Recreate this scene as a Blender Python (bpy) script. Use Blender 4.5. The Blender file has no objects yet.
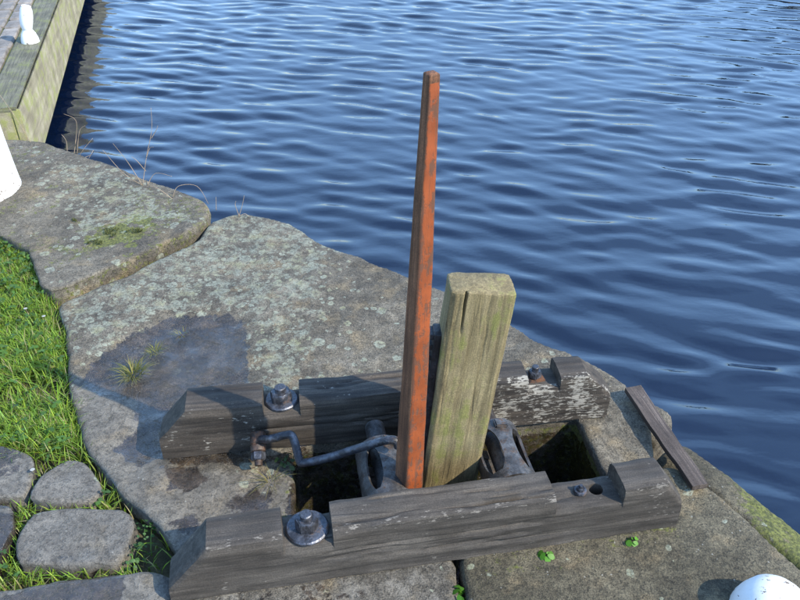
import bpy, bmesh, math, random
import numpy as np
from mathutils import Vector, Matrix
R = math.radians
random.seed(7)
rng = np.random.default_rng(7)
S = bpy.context.scene
COL = S.collection

# ------------------------------------------------------------------ camera
cam = bpy.data.cameras.new('camera'); camo = bpy.data.objects.new('camera', cam); COL.objects.link(camo)
camo.location = (0, 0, 1.6); camo.rotation_euler = (R(90 - 35), 0, 0)
cam.sensor_width = 36; cam.lens = 36 * 785 / 800; cam.clip_start = .05; cam.clip_end = 2000
S.camera = camo
# ------------------------------------------------------------------ sky and sun
SUN_DIR = Vector((.894, -.447, .0)).normalized(); EL = R(40)
w = bpy.data.worlds.new('World'); S.world = w; w.use_nodes = True
wt = w.node_tree; bg = wt.nodes['Background']
sky = wt.nodes.new('ShaderNodeTexSky'); sky.sky_type = 'NISHITA'; sky.sun_disc = False
sky.sun_elevation = EL; sky.sun_rotation = math.atan2(SUN_DIR.x, SUN_DIR.y)
sky.air_density = 1.15; sky.dust_density = .6; sky.ozone_density = 5; sky.altitude = 50
# pale blue noise added over the whole sky to brighten the water's reflections
def wn(typ, **kw):
    n = wt.nodes.new('ShaderNode' + typ)
    for k, v in kw.items(): setattr(n, k, v)
    return n
g_ = wn('TexCoord'); sx = wn('SeparateXYZ'); wt.links.new(g_.outputs['Generated'], sx.inputs[0])
za = wn('Math', operation='MAXIMUM'); wt.links.new(sx.outputs[2], za.inputs[0]); za.inputs[1].default_value = 0
zb = wn('Math', operation='ADD'); wt.links.new(za.outputs[0], zb.inputs[0]); zb.inputs[1].default_value = .14
dv_ = wn('VectorMath', operation='DIVIDE'); cb = wn('CombineXYZ')
wt.links.new(g_.outputs['Generated'], dv_.inputs[0])
for k in range(3): wt.links.new(zb.outputs[0], cb.inputs[k])
wt.links.new(cb.outputs[0], dv_.inputs[1])
cn = wn('TexNoise'); wt.links.new(dv_.outputs[0], cn.inputs['Vector']); cn.inputs['Scale'].default_value = .45; cn.inputs['Detail'].default_value = 3; cn.inputs['Roughness'].default_value = .55
cr_ = wn('MapRange', interpolation_type='SMOOTHSTEP'); wt.links.new(cn.outputs[0], cr_.inputs[0]); cr_.inputs[1].default_value = .36; cr_.inputs[2].default_value = .66; cr_.inputs[4].default_value = .5
cm_ = wn('MixRGB'); wt.links.new(cr_.outputs[0], cm_.inputs[0]); wt.links.new(sky.outputs[0], cm_.inputs[1]); cm_.inputs[2].default_value = (3.5, 6.5, 11.5, 1)
wt.links.new(cm_.outputs[0], bg.inputs[0]); bg.inputs[1].default_value = .15
sl = bpy.data.lights.new('sun', 'SUN'); sl.energy = 2.9; sl.angle = R(.5); sl.color = (1, .915, .75)
so = bpy.data.objects.new('sun', sl); COL.objects.link(so)
tosun = Vector((SUN_DIR.x * math.cos(EL), SUN_DIR.y * math.cos(EL), math.sin(EL)))
so.rotation_euler = tosun.to_track_quat('Z', 'Y').to_euler(); so.location = (6, -3, 6)
S.view_settings.view_transform = 'Standard'; S.view_settings.look = 'None'
S.view_settings.exposure = 1.22; S.view_settings.gamma = 1

# ------------------------------------------------------------------ helpers
def _hash(ix, iy, iz, s):
    n = (ix.astype(np.int64) * 374761393 + iy.astype(np.int64) * 668265263 + iz.astype(np.int64) * 2147483647 + s * 974634421) & 0xffffffff
    n = ((n ^ (n >> 13)) * 1274126177) & 0xffffffff
    n = ((n ^ (n >> 16)) * 2246822519) & 0xffffffff
    return ((n ^ (n >> 15)) & 0xffffff) / float(0xffffff)
def vnoise(x, y, z=0., s=0):
    x = np.asarray(x, float); y = np.asarray(y, float) + 0 * x; z = np.asarray(z, float) + 0 * x
    fx, fy, fz = np.floor(x), np.floor(y), np.floor(z); u, v, q = x - fx, y - fy, z - fz
    u, v, q = [t * t * (3 - 2 * t) for t in (u, v, q)]
    r = 0
    for i in (0, 1):
        for j in (0, 1):
            for k in (0, 1):
                r = r + _hash(fx + i, fy + j, fz + k, s) * (u if i else 1 - u) * (v if j else 1 - v) * (q if k else 1 - q)
    return r * 2 - 1
def fbm(x, y, z=0., s=0, o=4):
    t = 0; a = 1; f = 1; n = 0
    for k in range(o):
        t = t + a * vnoise(np.asarray(x) * f, np.asarray(y) * f, np.asarray(z) * f, s + k * 17); n += a; a *= .5; f *= 2.03
    return t / n
def polysd(px, py, poly):
    P = np.array(poly, float); Q = np.roll(P, -1, 0)
    best = np.full(px.shape, 1e9); nx = np.zeros(px.shape); ny = np.zeros(px.shape); ins = np.zeros(px.shape, bool)
    for (ax, ay), (bx, by) in zip(P, Q):
        dx, dy = bx - ax, by - ay; L = dx * dx + dy * dy + 1e-12
        t = np.clip(((px - ax) * dx + (py - ay) * dy) / L, 0, 1)
        cx, cy = ax + t * dx, ay + t * dy; d = np.hypot(px - cx, py - cy)
        m = d < best; best = np.where(m, d, best); nx = np.where(m, cx, nx); ny = np.where(m, cy, ny)
        c = ((ay > py) != (by > py)) & (px < (bx - ax) * (py - ay) / (by - ay + 1e-15) + ax)
        ins ^= c
    return np.where(ins, -best, best), nx, ny
def sstep(a, b, x):
    t = np.clip((x - a) / (b - a), 0, 1); return t * t * (3 - 2 * t)

def link(name, me, mat=None, parent=None):
    o = bpy.data.objects.new(name, me); COL.objects.link(o)
    if mat is not None and me is not None: me.materials.append(mat)
    if parent is not None: o.parent = parent
    return o
def mesh(name, v, f, mat=None, parent=None, smooth=True, attrs=None):
    me = bpy.data.meshes.new(name)
    me.from_pydata([tuple(map(float, p)) for p in v], [], [tuple(map(int, q)) for q in f]); me.update()
    if attrs:
        for k, a in attrs.items():
            at = me.attributes.new(k, 'FLOAT', 'POINT'); at.data.foreach_set('value', np.asarray(a, np.float32))
    if smooth: me.polygons.foreach_set('use_smooth', [True] * len(me.polygons))
    return link(name, me, mat, parent)
def from_bm(name, bm, mat=None, parent=None, smooth=False):
    bmesh.ops.recalc_face_normals(bm, faces=bm.faces)
    me = bpy.data.meshes.new(name); bm.to_mesh(me); bm.free()
    if smooth: me.polygons.foreach_set('use_smooth', [True] * len(me.polygons))
    return link(name, me, mat, parent)
def sharp(o, ang=35):
    me = o.data; me.polygons.foreach_set('use_smooth', [True] * len(me.polygons))
    me.set_sharp_from_angle(angle=R(ang)); return o
def thing(name, label, cat, loc=(0, 0, 0), rz=0, group=None, rot=None):
    o = bpy.data.objects.new(name, None); COL.objects.link(o); o.empty_display_size = .05
    o.location = loc; o.rotation_euler = rot or (0, 0, rz)
    return tag(o, label, cat, group, 'thing')
def tag(o, label, cat=None, group=None, kind=None):
    if label: o['label'] = label
    if cat: o['category'] = cat
    if group: o['group'] = group
    if kind: o['kind'] = kind
    return o
def lathe(prof, seg=32, jit=0., seed=0, axis='Z'):
    v = []; f = []
    for i, (r, z) in enumerate(prof):
        for k in range(seg):
            a = 2 * math.pi * k / seg; v.append([r * math.cos(a), r * math.sin(a), z])
    for i in range(len(prof) - 1):
        for k in range(seg):
            a, b = i * seg + k, i * seg + (k + 1) % seg; f.append((a, b, b + seg, a + seg))
    v = np.array(v)
    if jit: v += jit * np.stack([fbm(v[:, 0] * 30, v[:, 1] * 30, v[:, 2] * 30, seed + q, 3) for q in range(3)], 1)
    if axis == 'Y': v = np.stack([v[:, 0], -v[:, 2], v[:, 1]], 1)
    f.append(tuple(reversed(range(seg)))); n = (len(prof) - 1) * seg; f.append(tuple(range(n, n + seg)))
    return v, f
def tube(pts, rad, seg=12, sub=6, closed=False):
    P = [Vector(p) for p in pts]; out = []
    n = len(P)
    for i in range(n - 1):
        p0, p1, p2, p3 = P[max(i - 1, 0)], P[i], P[i + 1], P[min(i + 2, n - 1)]
        for k in range(sub):
            t = k / sub
            out.append(.5 * ((2 * p1) + (p2 - p0) * t + (2 * p0 - 5 * p1 + 4 * p2 - p3) * t * t + (3 * p1 - p0 - 3 * p2 + p3) * t ** 3))
    out.append(P[-1]); v = []; f = []; up = Vector((.3, .2, 1))
    m = len(out)
    for i, p in enumerate(out):
        d = (out[min(i + 1, m - 1)] - out[max(i - 1, 0)]).normalized()
        a = d.cross(up).normalized(); b = a.cross(d)
        r = rad(i / (m - 1)) if callable(rad) else rad
        for k in range(seg):
            t = 2 * math.pi * k / seg; v.append(p + a * (r * math.cos(t)) + b * (r * math.sin(t)))
        if i:
            for k in range(seg):
                q, s = (i - 1) * seg + k, (i - 1) * seg + (k + 1) % seg; f.append((q, s, s + seg, q + seg))
    f.append(tuple(reversed(range(seg)))); f.append(tuple(range((m - 1) * seg, m * seg)))
    return [tuple(x) for x in v], f

# ------------------------------------------------------------------ materials
class NT:
    def __init__(s, name):
        s.m = bpy.data.materials.new(name); s.m.use_nodes = True; s.t = s.m.node_tree
        s.b = s.t.nodes['Principled BSDF']
    def n(s, typ, **kw):
        nd = s.t.nodes.new('ShaderNode' + typ)
        for k, v in kw.items():
            if k.startswith('_'): setattr(nd, k[1:], v)
        return nd
    def put(s, sock, v):
        if isinstance(v, bpy.types.NodeSocket): s.t.links.new(v, sock)
        elif v is not None:
            if isinstance(v, (tuple, list)) and len(v) == 3 and sock.type == 'RGBA': v = (*v, 1)
            sock.default_value = v
    def coord(s, scale=(1, 1, 1)):
        tc = s.n('TexCoord'); mp = s.n('Mapping'); s.put(mp.inputs[0], tc.outputs['Object']); mp.inputs['Scale'].default_value = scale
        return mp.outputs[0]
    def noise(s, vec, scale, detail=4, rough=.55, dist=0):
        nd = s.n('TexNoise'); s.put(nd.inputs['Vector'], vec); nd.inputs['Scale'].default_value = scale
        nd.inputs['Detail'].default_value = detail; nd.inputs['Roughness'].default_value = rough; nd.inputs['Distortion'].default_value = dist
        return nd.outputs[0]
    def vor(s, vec, scale, feature='F1', rnd=1):
        nd = s.n('TexVoronoi', _feature=feature); s.put(nd.inputs['Vector'], vec); nd.inputs['Scale'].default_value = scale
        nd.inputs['Randomness'].default_value = rnd
        return nd
    def math(s, op, a, b=None, clamp=False):
        nd = s.n('Math', _operation=op, _use_clamp=clamp); s.put(nd.inputs[0], a); s.put(nd.inputs[1], b); return nd.outputs[0]
    def step(s, x, a, b):
        nd = s.n('MapRange', _interpolation_type='SMOOTHSTEP'); s.put(nd.inputs[0], x); s.put(nd.inputs[1], a); s.put(nd.inputs[2], b); return nd.outputs[0]
    def mix(s, f, a, b, blend='MIX'):
        nd = s.n('MixRGB', _blend_type=blend); s.put(nd.inputs[0], f); s.put(nd.inputs[1], a); s.put(nd.inputs[2], b); return nd.outputs[0]
    def att(s, name):
        nd = s.n('Attribute', _attribute_name=name); return nd.outputs['Fac']
    def attc(s, name):
        nd = s.n('Attribute', _attribute_name=name); return nd.outputs['Color']
    def bump(s, h, strength=.5, dist=.01, normal=None):
        nd = s.n('Bump'); nd.inputs['Strength'].default_value = strength; nd.inputs['Distance'].default_value = dist
        s.put(nd.inputs['Height'], h)
        if normal is not None: s.put(nd.inputs['Normal'], normal)
        return nd.outputs[0]
    def done(s, color, rough, normal=None, metal=0, spec=.5):
        s.put(s.b.inputs['Base Color'], color); s.put(s.b.inputs['Roughness'], rough); s.put(s.b.inputs['Metallic'], metal)
        s.put(s.b.inputs['Specular IOR Level'], spec)
        if normal is not None: s.put(s.b.inputs['Normal'], normal)
        return s.m

def stone_mat(name, c0=(.115, .100, .076), c1=(.195, .172, .132), lich=(.31, .335, .26)):
    t = NT(name); v = t.coord()
    big = t.noise(v, 3.5, 5, .6); mid = t.noise(v, 22, 6, .65); fine = t.noise(v, 260, 3, .6)
    c = t.mix(t.step(big, .35, .68), c0, c1)
    c = t.mix(t.step(mid, .38, .66), t.mix(1, c, (.62, .61, .6), 'MULTIPLY'), c)
    c = t.mix(t.math('MULTIPLY', t.step(t.noise(v, 9, 4), .52, .7), .55), c, (.23, .175, .10))
    c = t.mix(.75, c, t.mix(t.step(fine, .3, .72), (.32, .32, .32), (1.62, 1.6, 1.54)), 'MULTIPLY')
    # dry pale silt film and dark wet areas: stains, though the wet mask also paints some shade
    fm = t.step(t.math('ADD', t.att('film'), t.math('MULTIPLY', t.math('SUBTRACT', t.noise(v, 11, 6, .7), .5), 1.1)), .42, .72)
    c = t.mix(t.math('MULTIPLY', fm, .36), c, t.mix(t.step(mid, .3, .7), (.15, .14, .125), (.225, .212, .19)))
    pv = t.vor(v, 140); ps = t.n('SeparateColor'); t.put(ps.inputs[0], pv.outputs['Color'])
    pit = t.math('MULTIPLY', t.math('LESS_THAN', ps.outputs[0], .045), t.step(pv.outputs['Distance'], .38, .25))
    c = t.mix(t.math('MULTIPLY', pit, .6), c, t.mix(t.math('LESS_THAN', ps.outputs[1], .75), (.33, .32, .28), (.04, .035, .03)))
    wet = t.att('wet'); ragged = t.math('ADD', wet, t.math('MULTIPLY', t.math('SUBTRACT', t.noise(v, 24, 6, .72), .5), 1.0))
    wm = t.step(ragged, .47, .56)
    # moss
    mossm = t.step(t.math('ADD', t.att('moss'), t.math('MULTIPLY', t.math('SUBTRACT', t.noise(v, 45, 5, .75), .5), 1.7)), .62, .86)
    mc = t.mix(t.step(t.noise(v, 120, 3), .3, .7), (.045, .055, .012), (.17, .18, .035))
    c = t.mix(t.math('MULTIPLY', mossm, .85), c, mc)
    # lichen: round crusts of two sizes
    dv = t.n('VectorMath', _operation='ADD'); t.put(dv.inputs[0], v)
    nz = t.n('TexNoise'); nz.inputs['Scale'].default_value = 45; nz.inputs['Detail'].default_value = 3; t.put(nz.inputs['Vector'], v)
    sc = t.n('VectorMath', _operation='SCALE'); t.put(sc.inputs[0], nz.outputs['Color']); sc.inputs['Scale'].default_value = .022; t.put(dv.inputs[1], sc.outputs[0])
    la = t.att('lichen'); lm = 0
    for scale, rad in ((17, .36), (36, .36)):
        vo = t.vor(dv.outputs[0], scale); sep = t.n('SeparateColor'); t.put(sep.inputs[0], vo.outputs['Color'])
        ok = t.math('LESS_THAN', sep.outputs[0], t.math('MULTIPLY', la, .95))
        rr = t.math('MULTIPLY', t.math('ADD', t.math('MULTIPLY', sep.outputs[1], .75), .4), rad)
        d = t.math('DIVIDE', vo.outputs['Distance'], rr)
        m_ = t.math('MULTIPLY', ok, t.step(d, 1.0, .86))
        m_ = t.math('MULTIPLY', m_, t.math('ADD', t.math('MULTIPLY', t.step(d, .0, .75), .45), .55))
        lm = m_ if isinstance(lm, int) else t.math('MAXIMUM', lm, m_)
    patch = t.step(t.math('ADD', t.math('MULTIPLY', la, .40), t.noise(dv.outputs[0], 21, 6, .72)), .865, .95)
    lm = t.math('MAXIMUM', lm, t.math('MULTIPLY', patch, .75))
    lm = t.math('MULTIPLY', lm, t.step(t.noise(v, 110, 3, .75), .30, .56))
    lc = t.mix(t.step(t.noise(v, 14, 3), .45, .7), lich, (.30, .30, .17))
    c = t.mix(t.math('MULTIPLY', lm, .66), c, lc)
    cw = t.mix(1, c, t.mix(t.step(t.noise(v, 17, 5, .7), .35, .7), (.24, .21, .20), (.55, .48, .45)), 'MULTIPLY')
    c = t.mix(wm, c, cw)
    wr = t.math('ADD', t.math('MULTIPLY', t.noise(v, 40, 4), .32), .06)
    rough = t.mix(wm, (.86,) * 3, wr)
    h = t.math('ADD', t.math('ADD', t.math('MULTIPLY', mid, .5), t.math('MULTIPLY', fine, .22)), t.math('MULTIPLY', t.step(t.noise(v, 75, 5, .75), .30, .5), .45))
    t.put(t.b.inputs['Coat Weight'], t.math('MULTIPLY', t.math('MULTIPLY', wm, t.step(t.noise(v, 13, 5, .7), .35, .65)), .75)); t.b.inputs['Coat Roughness'].default_value = .12; t.b.inputs['Coat IOR'].default_value = 1.5
    return t.done(c, rough, t.bump(h, .75, .012), 0, .45)

def wood_mat(name, axis, dark, light, bleach_lit=(.5, .48, .43), bl=.0, green=None, ga=0., rough=.8, fr=1., con=1., crack=.5, fleck=.8):
    t = NT(name); st = [60. * fr] * 3; st[axis] = 2.2; v = t.coord(tuple(st)); u = t.coord()
    st2 = [220. * fr] * 3; st2[axis] = 9.; v2 = t.coord(tuple(st2))
    st3 = [190., 190., 190.]; st3[axis] = 45.; v3 = t.coord(tuple(st3))
    g = t.noise(v, 1, 5, .6, .4); g2 = t.noise(v2, 1, 3, .6); bg_ = t.noise(u, 6, 5, .6)
    c = t.mix(t.step(g, .3, .7), dark, light)
    c = t.mix(.6 * con, c, t.mix(t.step(g2, .25, .75), (.45, .45, .45), (1.45, 1.45, 1.45)), 'MULTIPLY')
    c = t.mix(t.step(bg_, .35, .7), t.mix(1, c, (.6, .58, .56), 'MULTIPLY'), c)
    if green:
        gm = t.step(t.math('ADD', t.noise(u, 9, 5, .7), t.math('MULTIPLY', t.math('SUBTRACT', g, .5), .6)), .62 - ga * .3, .78 - ga * .2)
        c = t.mix(t.math('MULTIPLY', gm, .8), c, green)
    # bleached, flaking fibres, more of them where the attribute marks worn grain and a painted lit edge
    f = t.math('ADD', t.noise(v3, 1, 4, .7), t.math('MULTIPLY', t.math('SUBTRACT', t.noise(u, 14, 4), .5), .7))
    f = t.math('ADD', f, t.math('MULTIPLY', t.att('bleach_lit'), .3))
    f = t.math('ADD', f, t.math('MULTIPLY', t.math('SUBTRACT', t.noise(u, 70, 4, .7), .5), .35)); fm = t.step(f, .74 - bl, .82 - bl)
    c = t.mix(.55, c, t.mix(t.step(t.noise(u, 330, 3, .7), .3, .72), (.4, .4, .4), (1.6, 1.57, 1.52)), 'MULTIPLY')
    c = t.mix(t.math('MULTIPLY', fm, fleck), c, bleach_lit)
    stc = [38., 38., 38.]; stc[axis] = 1.1; crk = t.vor(t.coord(tuple(stc)), 1, 'DISTANCE_TO_EDGE').outputs['Distance']
    cm = t.math('MULTIPLY', t.step(crk, .035, .0), t.step(t.noise(u, 5, 3), .5, .62))
    c = t.mix(t.math('MULTIPLY', cm, crack), c, (.012, .01, .009))
    h = t.math('ADD', t.math('MULTIPLY', g, .5), t.math('MULTIPLY', g2, .35)); h = t.math('SUBTRACT', h, t.math('MULTIPLY', cm, crack))
    h = t.math('ADD', h, t.math('MULTIPLY', fm, .12))
    return t.done(c, t.math('ADD', t.math('MULTIPLY', g2, .25), rough - .15), t.bump(h, .55 * con, .006), 0, .4)

def iron_mat(name, base=(.075, .072, .070), rust=(.115, .07, .045), ra=.62, rough=.42, metal=.3):
    t = NT(name); v = t.coord(); a = t.noise(v, 28, 6, .7); b = t.noise(v, 140, 4, .7)
    rm = t.step(t.math('ADD', a, t.math('MULTIPLY', t.math('SUBTRACT', b, .5), .5)), .66 - ra * .25, .78 - ra * .2)
    c = t.mix(t.step(b, .3, .7), base, tuple(x * 1.9 for x in base)); c = t.mix(rm, c, t.mix(b, rust, tuple(x * .5 for x in rust)))
    c = t.mix(t.step(t.noise(v, 16, 6, .75), .40, .62), t.mix(1, c, (.36, .33, .31), 'MULTIPLY'), c)
    h = t.math('ADD', t.math('MULTIPLY', a, .5), b)
    return t.done(c, t.math('ADD', t.math('MULTIPLY', rm, .35), rough), t.bump(h, .55, .003), t.math('MULTIPLY', t.math('SUBTRACT', 1, rm), metal), .5)

def plain(name, c0, c1, scale=20, rough=.8, bump=.4, dist=.006, detail=5):
    t = NT(name); v = t.coord(); a = t.noise(v, scale, detail, .65); b = t.noise(v, scale * 7, 3, .6)
    c = t.mix(t.step(a, .3, .7), c0, c1); c = t.mix(.4, c, t.mix(b, (.5, .5, .5), (1.5, 1.5, 1.5)), 'MULTIPLY')
    return t.done(c, rough, t.bump(t.math('ADD', a, t.math('MULTIPLY', b, .4)), bump, dist))

def leaf_mat(name):
    t = NT(name); c = t.attc('tint'); t.put(t.b.inputs['Base Color'], c)
    t.b.inputs['Roughness'].default_value = .5; t.b.inputs['Specular IOR Level'].default_value = .35
    tr = t.n('BsdfTranslucent'); t.put(tr.inputs[0], c); mx = t.n('MixShader'); mx.inputs[0].default_value = .35
    t.t.links.new(t.b.outputs[0], mx.inputs[1]); t.t.links.new(tr.outputs[0], mx.inputs[2])
    t.t.links.new(mx.outputs[0], t.t.nodes['Material Output'].inputs[0]); return t.m

def water_mat():
    t = NT('canal_water'); v = t.coord((1, 1.6, 1))
    a = t.noise(v, 14, 2, .5); 
    t.b.inputs['IOR'].default_value = 1.6
    return t.done((.002, .006, .020), .02, t.bump(a, .06, .02), 0, .5)

def paint_mat(name, col, under, wear=.55, axis=2):
    t = NT(name); st = [95.] * 3; st[axis] = 14.; v = t.coord(tuple(st)); u = t.coord()
    g = t.noise(v, 1, 6, .75); n = t.noise(u, 35, 5, .7)
    wm = t.step(t.math('ADD', t.math('ADD', t.math('MULTIPLY', g, .6), t.math('MULTIPLY', n, .5)), t.math('MULTIPLY', t.att('edge'), .11)), wear + .10, wear + .17)
    wm = t.math('MAXIMUM', wm, t.math('MULTIPLY', t.step(t.noise(t.coord((130, 130, 5)), 1, 3, .7), .60, .66), .7))
    c = t.mix(t.step(t.noise(u, 12, 4), .3, .7), col, tuple(x * .62 for x in col)); c = t.mix(t.math('MULTIPLY', wm, .8), c, under)
    return t.done(c, t.math('ADD', t.math('MULTIPLY', wm, .3), .5), t.bump(t.math('SUBTRACT', g, t.math('MULTIPLY', wm, .3)), .45, .004), 0, .4)

M_STONE = stone_mat('lichened_sandstone')
M_STONE2 = stone_mat('grey_setts', (.105, .096, .08), (.195, .178, .148))
M_STONE3 = stone_mat('worn_gritstone', (.08, .070, .045), (.145, .126, .084))
M_BEAM = wood_mat('dark_weathered_oak', 0, (.046, .040, .034), (.105, .091, .076), bleach_lit=(.30, .27, .23), bl=.0, con=.5, fleck=.5)
M_BEAM2 = wood_mat('flaking_black_oak', 0, (.036, .030, .025), (.10, .083, .066), bleach_lit=(.40, .37, .31), bl=.01, con=.55, fleck=.66)
M_POST = wood_mat('algae_stained_softwood', 2, (.20, .16, .078), (.32, .262, .142), bleach_lit=(.42, .37, .27), bl=-.02, green=(.17, .175, .045), ga=.42, fr=.75, con=.75, crack=.45)
M_BROWN = wood_mat('brown_spike_wood', 2, (.12, .052, .026), (.25, .115, .058), bleach_lit=(.27, .20, .14), bl=-.04)
M_ORANGE = paint_mat('worn_orange_paint', (.29, .072, .022), (.085, .045, .028), .455)
M_PLANK = wood_mat('grey_plank_wood', 1, (.062, .047, .039), (.145, .115, .097), bl=.01, con=.7)
M_IRON = iron_mat('pitted_iron')
M_NUT = iron_mat('greasy_bolt_steel', (.085, .09, .105), (.14, .075, .045), .42, .32, .55)
M_RUST = iron_mat('rusty_iron', (.07, .05, .04), (.19, .085, .04), .95, .5, .2)
M_DARKIRON = iron_mat('black_rack_iron', (.018, .018, .022), (.06, .035, .025), .5, .5, .2)
def white_mat():
    t = NT('chipped_white_paint'); v = t.coord(); a = t.noise(v, 9, 6, .7); b = t.noise(v, 60, 4, .7); st_ = t.noise(t.coord((30, 30, 3)), 1, 5, .7)
    c = t.mix(t.step(a, .35, .7), (.80, .80, .78), (.70, .69, .65)); c = t.mix(t.math('MULTIPLY', t.step(st_, .58, .75), .35), c, (.45, .40, .30))
    chip = t.step(t.math('ADD', b, t.math('MULTIPLY', a, .35)), .80, .83); c = t.mix(chip, c, (.16, .12, .09))
    return t.done(c, .5, t.bump(t.math('SUBTRACT', t.math('MULTIPLY', b, .4), chip), .35, .003))
M_WHITE = white_mat()
M_SOIL = plain('dark_wet_soil', (.018, .013, .010), (.06, .045, .032), 30, .95, .9, .02)
M_GROUND = plain('turf_soil', (.035, .035, .016), (.09, .08, .04), 12, .95, .9, .02)
M_PITWALL = M_STONE3
M_LEAF = leaf_mat('leaf_green')
M_WATER = water_mat()
M_BRICK = plain('mossy_paving_brick', (.13, .115, .10), (.24, .215, .19), 14, .85, .5, .006)
M_COPE = wood_mat('pale_algae_coping', 1, (.30, .27, .17), (.46, .41, .30), bleach_lit=(.6, .56, .48), bl=-.06, green=(.25, .27, .07), ga=.55, fr=.35, con=.3, crack=.1)
M_COPETOP = wood_mat('grey_olive_coping_top', 1, (.12, .115, .075), (.22, .21, .15), bl=-.1, green=(.16, .17, .06), ga=.5)
M_BARK = plain('bush_bark', (.05, .04, .03), (.10, .08, .06), 30, .9)

# ------------------------------------------------------------------ water
def axis_grid(lo, hi, step, out, n):
    a = np.arange(lo, hi, step); g = np.geomspace(step, out, n)
    return np.concatenate([(lo - np.cumsum(g))[::-1], a, hi + np.cumsum(g) - step])
WX = axis_grid(-3.6, 5.4,   .019, 30, 28); WY = axis_grid(1.4, 9.6, .019, 30, 28)
X, Y = np.meshgrid(WX, WY)
Z = np.zeros_like(X); wr_ = np.random.default_rng(11)
mod = .95 + .22 * fbm(X * .7, Y * .7, 0, 3, 2)
dX = X + .10 * fbm(X * 1.1, Y * 1.1, 0, 5, 2); dY = Y + .10 * fbm(X * 1.1, Y * 1.1, 0, 9, 2)
for i in range(64):
    lam = float(np.clip((.18 if i % 4 else .32) * math.exp(wr_.normal(0, .32)), .07, .7)); th = R(wr_.normal(16, 15)); k = 2 * math.pi / lam
    sl_ = .0200 * (.75 if lam > .25 else 1.05)
    ph = wr_.uniform(0, 6.28); p = k * (math.sin(th) * dX + math.cos(th) * dY) + ph
    Z += sl_ / k * (np.sin(p) + .10 * np.cos(2 * p))
fade = sstep(9, 6.5, np.abs(X - .9)) * sstep(16, 11, np.abs(Y - 4))
Z = Z * mod * fade - .50
ny_, nx_ = X.shape
idx = np.arange(ny_ * nx_).reshape(ny_, nx_)
F = np.stack([idx[:-1, :-1], idx[:-1, 1:], idx[1:, 1:], idx[1:, :-1]], -1).reshape(-1, 4)
me = bpy.data.meshes.new('water'); me.vertices.add(X.size); me.vertices.foreach_set('co', np.stack([X, Y, Z], -1).ravel())
me.loops.add(F.size); me.loops.foreach_set('vertex_index', F.ravel().astype(np.int32))
me.polygons.add(len(F)); me.polygons.foreach_set('loop_start', np.arange(0, F.size, 4, dtype=np.int32)); me.update(calc_edges=True)
me.polygons.foreach_set('use_smooth', [True] * len(me.polygons))
tag(link('water', me, M_WATER), 'rippled blue canal water reflecting the sky', kind='structure')

# ------------------------------------------------------------------ ground
gp = [(-60, -60), (60, -60), (60, -32), (1.75, .2), (1.25, .75), (.3, .9), (-.36, .95), (-.36, 1.75), (-.85, 2.45), (-1.55, 3.0), (-2.3, 3.4), (-60, 3.4)]
bm = bmesh.new()
vs = [bm.verts.new((x, y, -.07)) for x, y in gp]; bm.faces.new(vs); bmesh.ops.triangulate(bm, faces=bm.faces)
tag(from_bm('ground', bm, M_GROUND), 'dark earth and turf beside the lock', kind='structure')

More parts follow.
